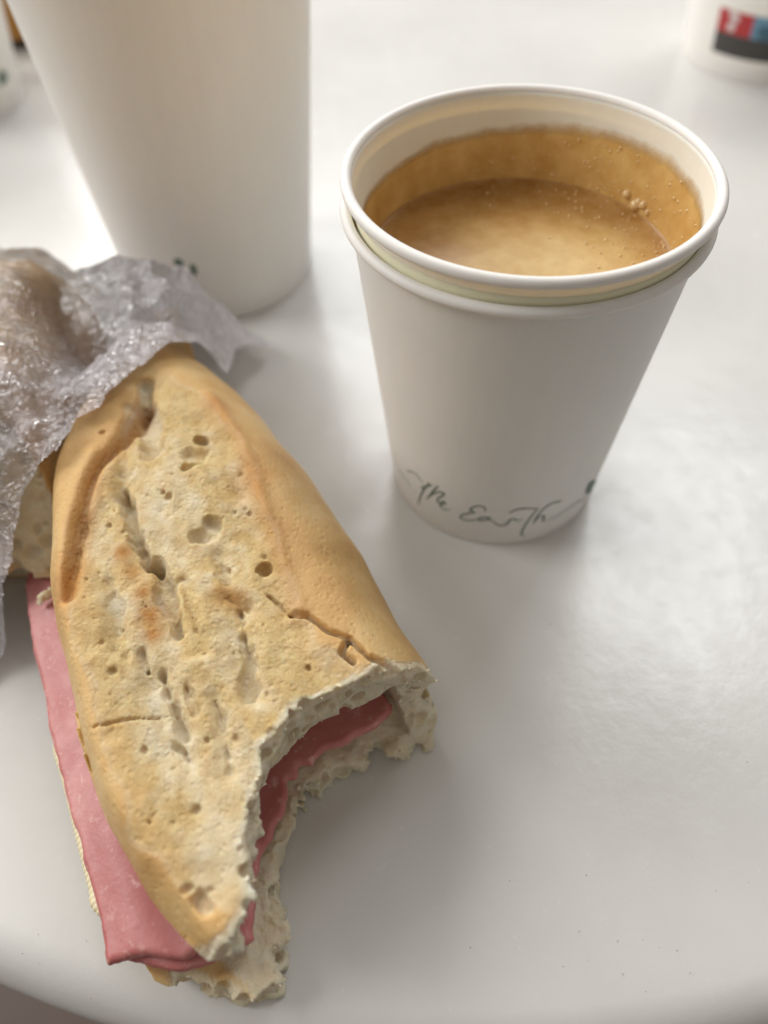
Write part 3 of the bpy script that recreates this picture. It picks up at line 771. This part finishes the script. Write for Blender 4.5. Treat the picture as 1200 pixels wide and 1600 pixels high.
# pale cheese slice whose ribbed edge shows beside the ham
def build_cheese():
    edge = bpl([(78, 1165), (92, 1225), (112, 1310), (132, 1390), (140, 1425)], 9)
    edge = catmull([(-72, 82)] + [(a+1.3, b+.5) for a, b in edge] + [(-50, 34)], 14)
    V = []; Fq = []; n = len(edge)
    inn = edge + np.array([14.0, 6.0])
    arc = np.concatenate([[0], np.cumsum(np.linalg.norm(np.diff(edge, axis=0), axis=1))])
    prof = [(0.35, 10.3), (-0.35, 9.9), (-0.6, 9.2), (-0.35, 8.5), (0.35, 8.1)]
    dense = np.linspace(0, arc[-1], 260); ex = np.interp(dense, arc, edge[:, 0]); ey = np.interp(dense, arc, edge[:, 1])
    for i in range(260):
        rib = 0.16*math.sin(dense[i]*2*math.pi/1.15)
        V.append((ex[i]+14, ey[i]+6, 10.4))
        for d, z in prof:
            ph = 0.35*math.sin(dense[i]*2*math.pi/1.15 + (z-9)*1.6)
            V.append((ex[i] + (d-ph*0.4)*0.9, ey[i] + (d-ph*0.4)*0.42, z))
        V.append((ex[i]+14, ey[i]+6, 8.0))
    m = 7
    for i in range(259):
        for k in range(m): Fq.append((i*m+k, i*m+(k+1) % m, (i+1)*m+(k+1) % m, (i+1)*m+k))
    mesh_obj('cheese_slice', V, Fq, MAT['cheese'], sw)
build_cheese()

# ------------------------------------------------------------------ second piece of bread, inside the wrap
def build_piece():
    vol = Vol((-104, 150), (-0.06, 1), -34, 34, -46, 82, -1, 54, 0.5)
    X, Y, Z = vol.X, vol.Y, vol.Z; U, V = vol.U2, vol.V2
    hw = np.interp(V, [-46, 35, 58, 74], [27, 27, 21, 5]) + 0.6*vol.noise2(14, 81)
    d = hw - np.abs(U); d = np.minimum(d, (75-V)*0.8)
    zt = 14 + (np.interp(V, [-40, 40, 75], [48, 49.5, 38])-14)*np.sqrt(np.clip(1-(1-np.clip(d/20, 0, 1))**2, 0, 1)) + 0.5*vol.noise2(9, 82)
    n3 = vol.noise(3, 83); n15 = vol.noise(1.4, 84); n8 = vol.noise(8, 85)
    z3 = Z[None, None, :]
    under = 5*np.clip((14-z3)/14, 0, 1)**2
    env = np.minimum(np.minimum(d[:, :, None]-under, zt[:, :, None]-z3), z3-0.15)
    yf = np.interp(Z, [0, 17.5, 18.5, 42, 50], [124, 122, 111.5, 136, 144])
    cut = (Y[:, :, None] - yf[None, None, :])*0.75 + 0.22*n3 + 0.14*n15 + 0.3*n8
    F = np.minimum(env, cut)
    rg = np.random.default_rng(8); jj = np.argwhere((np.abs(cut) < 0.3) & (env > 1)); jj = jj[rg.permutation(len(jj))[:320]]
    for iu, iv, iz in jj:
        vol.sphere(F, X[iu, iv], Y[iu, iv], Z[iz], 0.4+1.7*rg.random()**3, (rg.uniform(.8, 1.5), rg.uniform(.8, 1.3), rg.uniform(.7, 1.2)))
    Wv, Q = vol.mesh(F)
    crust = sstep(2.2, 0.9, vol.sample(env))
    z = Wv[:, 2]; crust = np.maximum(crust, np.where((z < 19.6) & (z > 17), 0.55, 0))
    return Wv, Q, np.stack([crust, np.full(len(Wv), 0.25)*(1-crust), np.zeros(len(Wv))], 1)
PW, PQ, PM = build_piece()
piece = mesh_obj('baguette_piece', PW, PQ, MAT['bread']); color_attr(piece, 'mask', PM)
tag(piece, 'cut end of brown crusted baguette inside the crumpled plastic wrap', 'bread')

# ------------------------------------------------------------------ plastic wrap draped over both
FRONT = ((374, 612, 12), (362, 592, 20), (337, 570, 32), (300, 548, 42), (245, 550, 46), (205, 582, 47), (165, 622, 48), (130, 650, 49), (90, 705, 48), (55, 722, 48), (30, 742, 44), (22, 800, 36), (27, 880, 24), (28, 940, 14), (20, 1028, 4))
BACK = [(-98, 92), (-150, 88), (-160, 120), (-160, 245), (-110, 250), (-62, 234), (-36, 212)]
def build_film():
    st = 0.55; x0, x1, y0, y1 = -165, -30, 84, 262
    nx, ny = int((x1-x0)/st), int((y1-y0)/st)
    Hm = np.zeros((nx, ny))
    P = np.concatenate([BW, PW, W1]); ix = ((P[:, 0]-x0)/st).astype(int); iy = ((P[:, 1]-y0)/st).astype(int)
    ok = (ix >= 0) & (ix < nx) & (iy >= 0) & (iy < ny); np.maximum.at(Hm, (ix[ok], iy[ok]), P[ok, 2])
    def dil(A, r):
        for ax in (0, 1):
            B = A.copy()
            for k in range(1, r+1):
                B = np.maximum(B, np.maximum(np.roll(A, k, ax), np.roll(A, -k, ax)))
            A = B
        return A
    def blur(A, r):
        k = np.exp(-np.linspace(-2, 2, 2*r+1)**2); k /= k.sum()
        for ax in (0, 1): A = np.apply_along_axis(lambda q_: np.convolve(np.pad(q_, r, mode='edge'), k, 'valid'), ax, A)
        return A
    H = blur(dil(Hm, 5), 6); H = np.maximum(H, blur(dil(Hm, 7), 16)*0.97); H = blur(H, 3)
    X, Y = np.meshgrid(x0+np.arange(nx)*st, y0+np.arange(ny)*st, indexing='ij')
    H = np.maximum(H, 44*np.exp(-(np.hypot((X+74)/34, (Y-190)/29))**4)); H = blur(H, 5)
    sh = (nx, ny)
    c1 = gnoise(sh, st, (16, 12), 91); c2 = gnoise(sh, st, (6, 8), 92); c3 = gnoise(sh, st, (2.6, 3.6), 93); c4 = gnoise(sh, st, 1.4, 94)
    wp = gnoise(sh, st, 9, 95)
    rgf = np.random.default_rng(77); cr = np.zeros(sh)
    for k in range(22):                               # straight folds crossing at random: flat facets, sharp creases
        lam = 2.4 + 11*rgf.random()**1.8; an = rgf.uniform(0, math.pi)
        ph = (X*math.cos(an) + Y*math.sin(an))/lam + rgf.random() + 0.22*gnoise(sh, st, lam*1.5, 200+k)
        amp = np.clip(0.55 + 0.7*gnoise(sh, st, lam*2.0, 300+k), 0, 1.2)
        cr += 0.052*lam*amp*(np.abs(2*(ph-np.floor(ph))-1)*2-1)
    cr = 1.0 + cr*1.1 + 0.35*np.abs(c3)
    # how bunched the film is: it lies smooth over the brown crust far left, gathered elsewhere
    cc = bp(35, 455, 47); smo = np.exp(-(np.hypot((X-cc[0]-1)/30, (Y-cc[1]-3)/30))**4)
    bun = 1-0.9*smo
    fr_d = sstep(-1, 7, sdist(X, Y, [tuple(bp(x, y, z)[:2]) for x, y, z in FRONT] + BACK))
    cr = cr*(0.25 + 0.75*fr_d)
    Zf = H + 0.9 + bun*(1.6 + cr) + (1-bun)*(0.25*c2 + 0.5*np.abs(np.sin((X*0.35+Y*0.9)/3.1 + 0.8*wp))**6)
    Zf = np.maximum(Zf, Hm + 0.25); Zf = np.maximum(Zf, 0.4)
    front = [tuple(bp(x, y, z)[:2]) for x, y, z in FRONT]
    dom = front + BACK
    d = sdist(X, Y, dom) + 0.9*gnoise(sh, st, 11, 120) + 0.2*c3
    keep = d > 0
    dx = bun*(0.8*c2 + 0.5*c3); dy = bun*(0.8*gnoise(sh, st, 6, 96) + 0.5*gnoise(sh, st, 2.6, 97))
    Vx = np.stack([X+dx, Y+dy, Zf], -1).reshape(-1, 3)
    idm = np.arange(nx*ny).reshape(nx, ny)
    kq = keep[:-1, :-1] & keep[1:, :-1] & keep[1:, 1:] & keep[:-1, 1:]
    Q = np.stack([idm[:-1, :-1][kq], idm[1:, :-1][kq], idm[1:, 1:][kq], idm[:-1, 1:][kq]], 1)
    used = np.unique(Q); mp = np.full(nx*ny, -1); mp[used] = np.arange(len(used))
    lay = 0.03 + 0.38*bun*np.clip(0.85 + 0.45*gnoise(sh, st, 12, 98) + 0.2*c2, 0.15, 1.2)
    lay = lay.reshape(-1)[used]
    o = mesh_obj('plastic_wrap', Vx[used], mp[Q], MAT['film'], None, smooth=False)
    color_attr(o, 'layers', np.stack([lay]*3, 1))
    tag(o, 'crumpled clear plastic wrap bunched over the end of the sandwich', 'plastic wrap')
build_film()

# ------------------------------------------------------------------ loose crumbs
def crumb(name, c, r, seed, label):
    vol = Vol((c[0], c[1]), (0, 1), -r*2, r*2, -r*2, r*2, c[2]-r*2, c[2]+r*2, r/7)
    U, V, Z = vol.U2[:, :, None], vol.V2[:, :, None], vol.Z[None, None, :]-c[2]
    F = r - np.sqrt((U/1.2)**2 + V**2 + (Z*1.3)**2) + 0.6*r*vol.noise(r*0.8, seed) + 0.3*r*vol.noise(r*0.35, seed+1)
    Wv, Q = vol.mesh(F); o = mesh_obj(name, Wv, Q, MAT['bread'])
    color_attr(o, 'mask', np.tile([0.0, 0.1, 0.0], (len(Wv), 1)))
    tag(o, label, 'crumb')
p = bp(67, 933, 19.5); crumb('bread_crumb', (p[0], p[1], 19.3), 1.5, 9, 'white bread crumb lying on the pink ham beside the crust')

def specks():
    rg = np.random.default_rng(21); P = []
    for px, py in [(1005, 1468), (965, 1470), (1030, 1480), (1058, 1485), (1078, 1520), (905, 1455), (918, 1500), (880, 1510), (908, 1512), (973, 1522), (735, 1480), (445, 1520), (62, 1505), (142, 1560), (135, 1470), (60, 1460), (35, 1490)] + [(rg.uniform(700, 1190), rg.uniform(1000, 1560)) for _ in range(12)]:
        P.append(bp(px, py, 0.12))
    P = np.array(P); o = None
    base = np.array([(1, 0, 0), (-.5, .8, .1), (-.6, -.7, .1), (.1, .1, .75), (0, .1, -.3)]); tri = [(0, 1, 3), (1, 2, 3), (2, 0, 3), (1, 0, 4), (2, 1, 4), (0, 2, 4)]
    V = []; Fq = []
    for i, p_ in enumerate(P):
        k = rg.uniform(.08, .18); a = rg.uniform(0, 6.3)
        for b in base:
            V.append((p_[0]+k*(b[0]*math.cos(a)-b[1]*math.sin(a)), p_[1]+k*(b[0]*math.sin(a)+b[1]*math.cos(a)), p_[2]+k*b[2]))
        Fq += [tuple(5*i+q for q in t) for t in tri]
    tag(mesh_obj('crumb_specks', V, Fq, simple('brown_speck', (0.26, 0.19, 0.14), 0.7)), 'tiny brown specks scattered on the white table', 'crumbs', None, 'stuff')
specks()
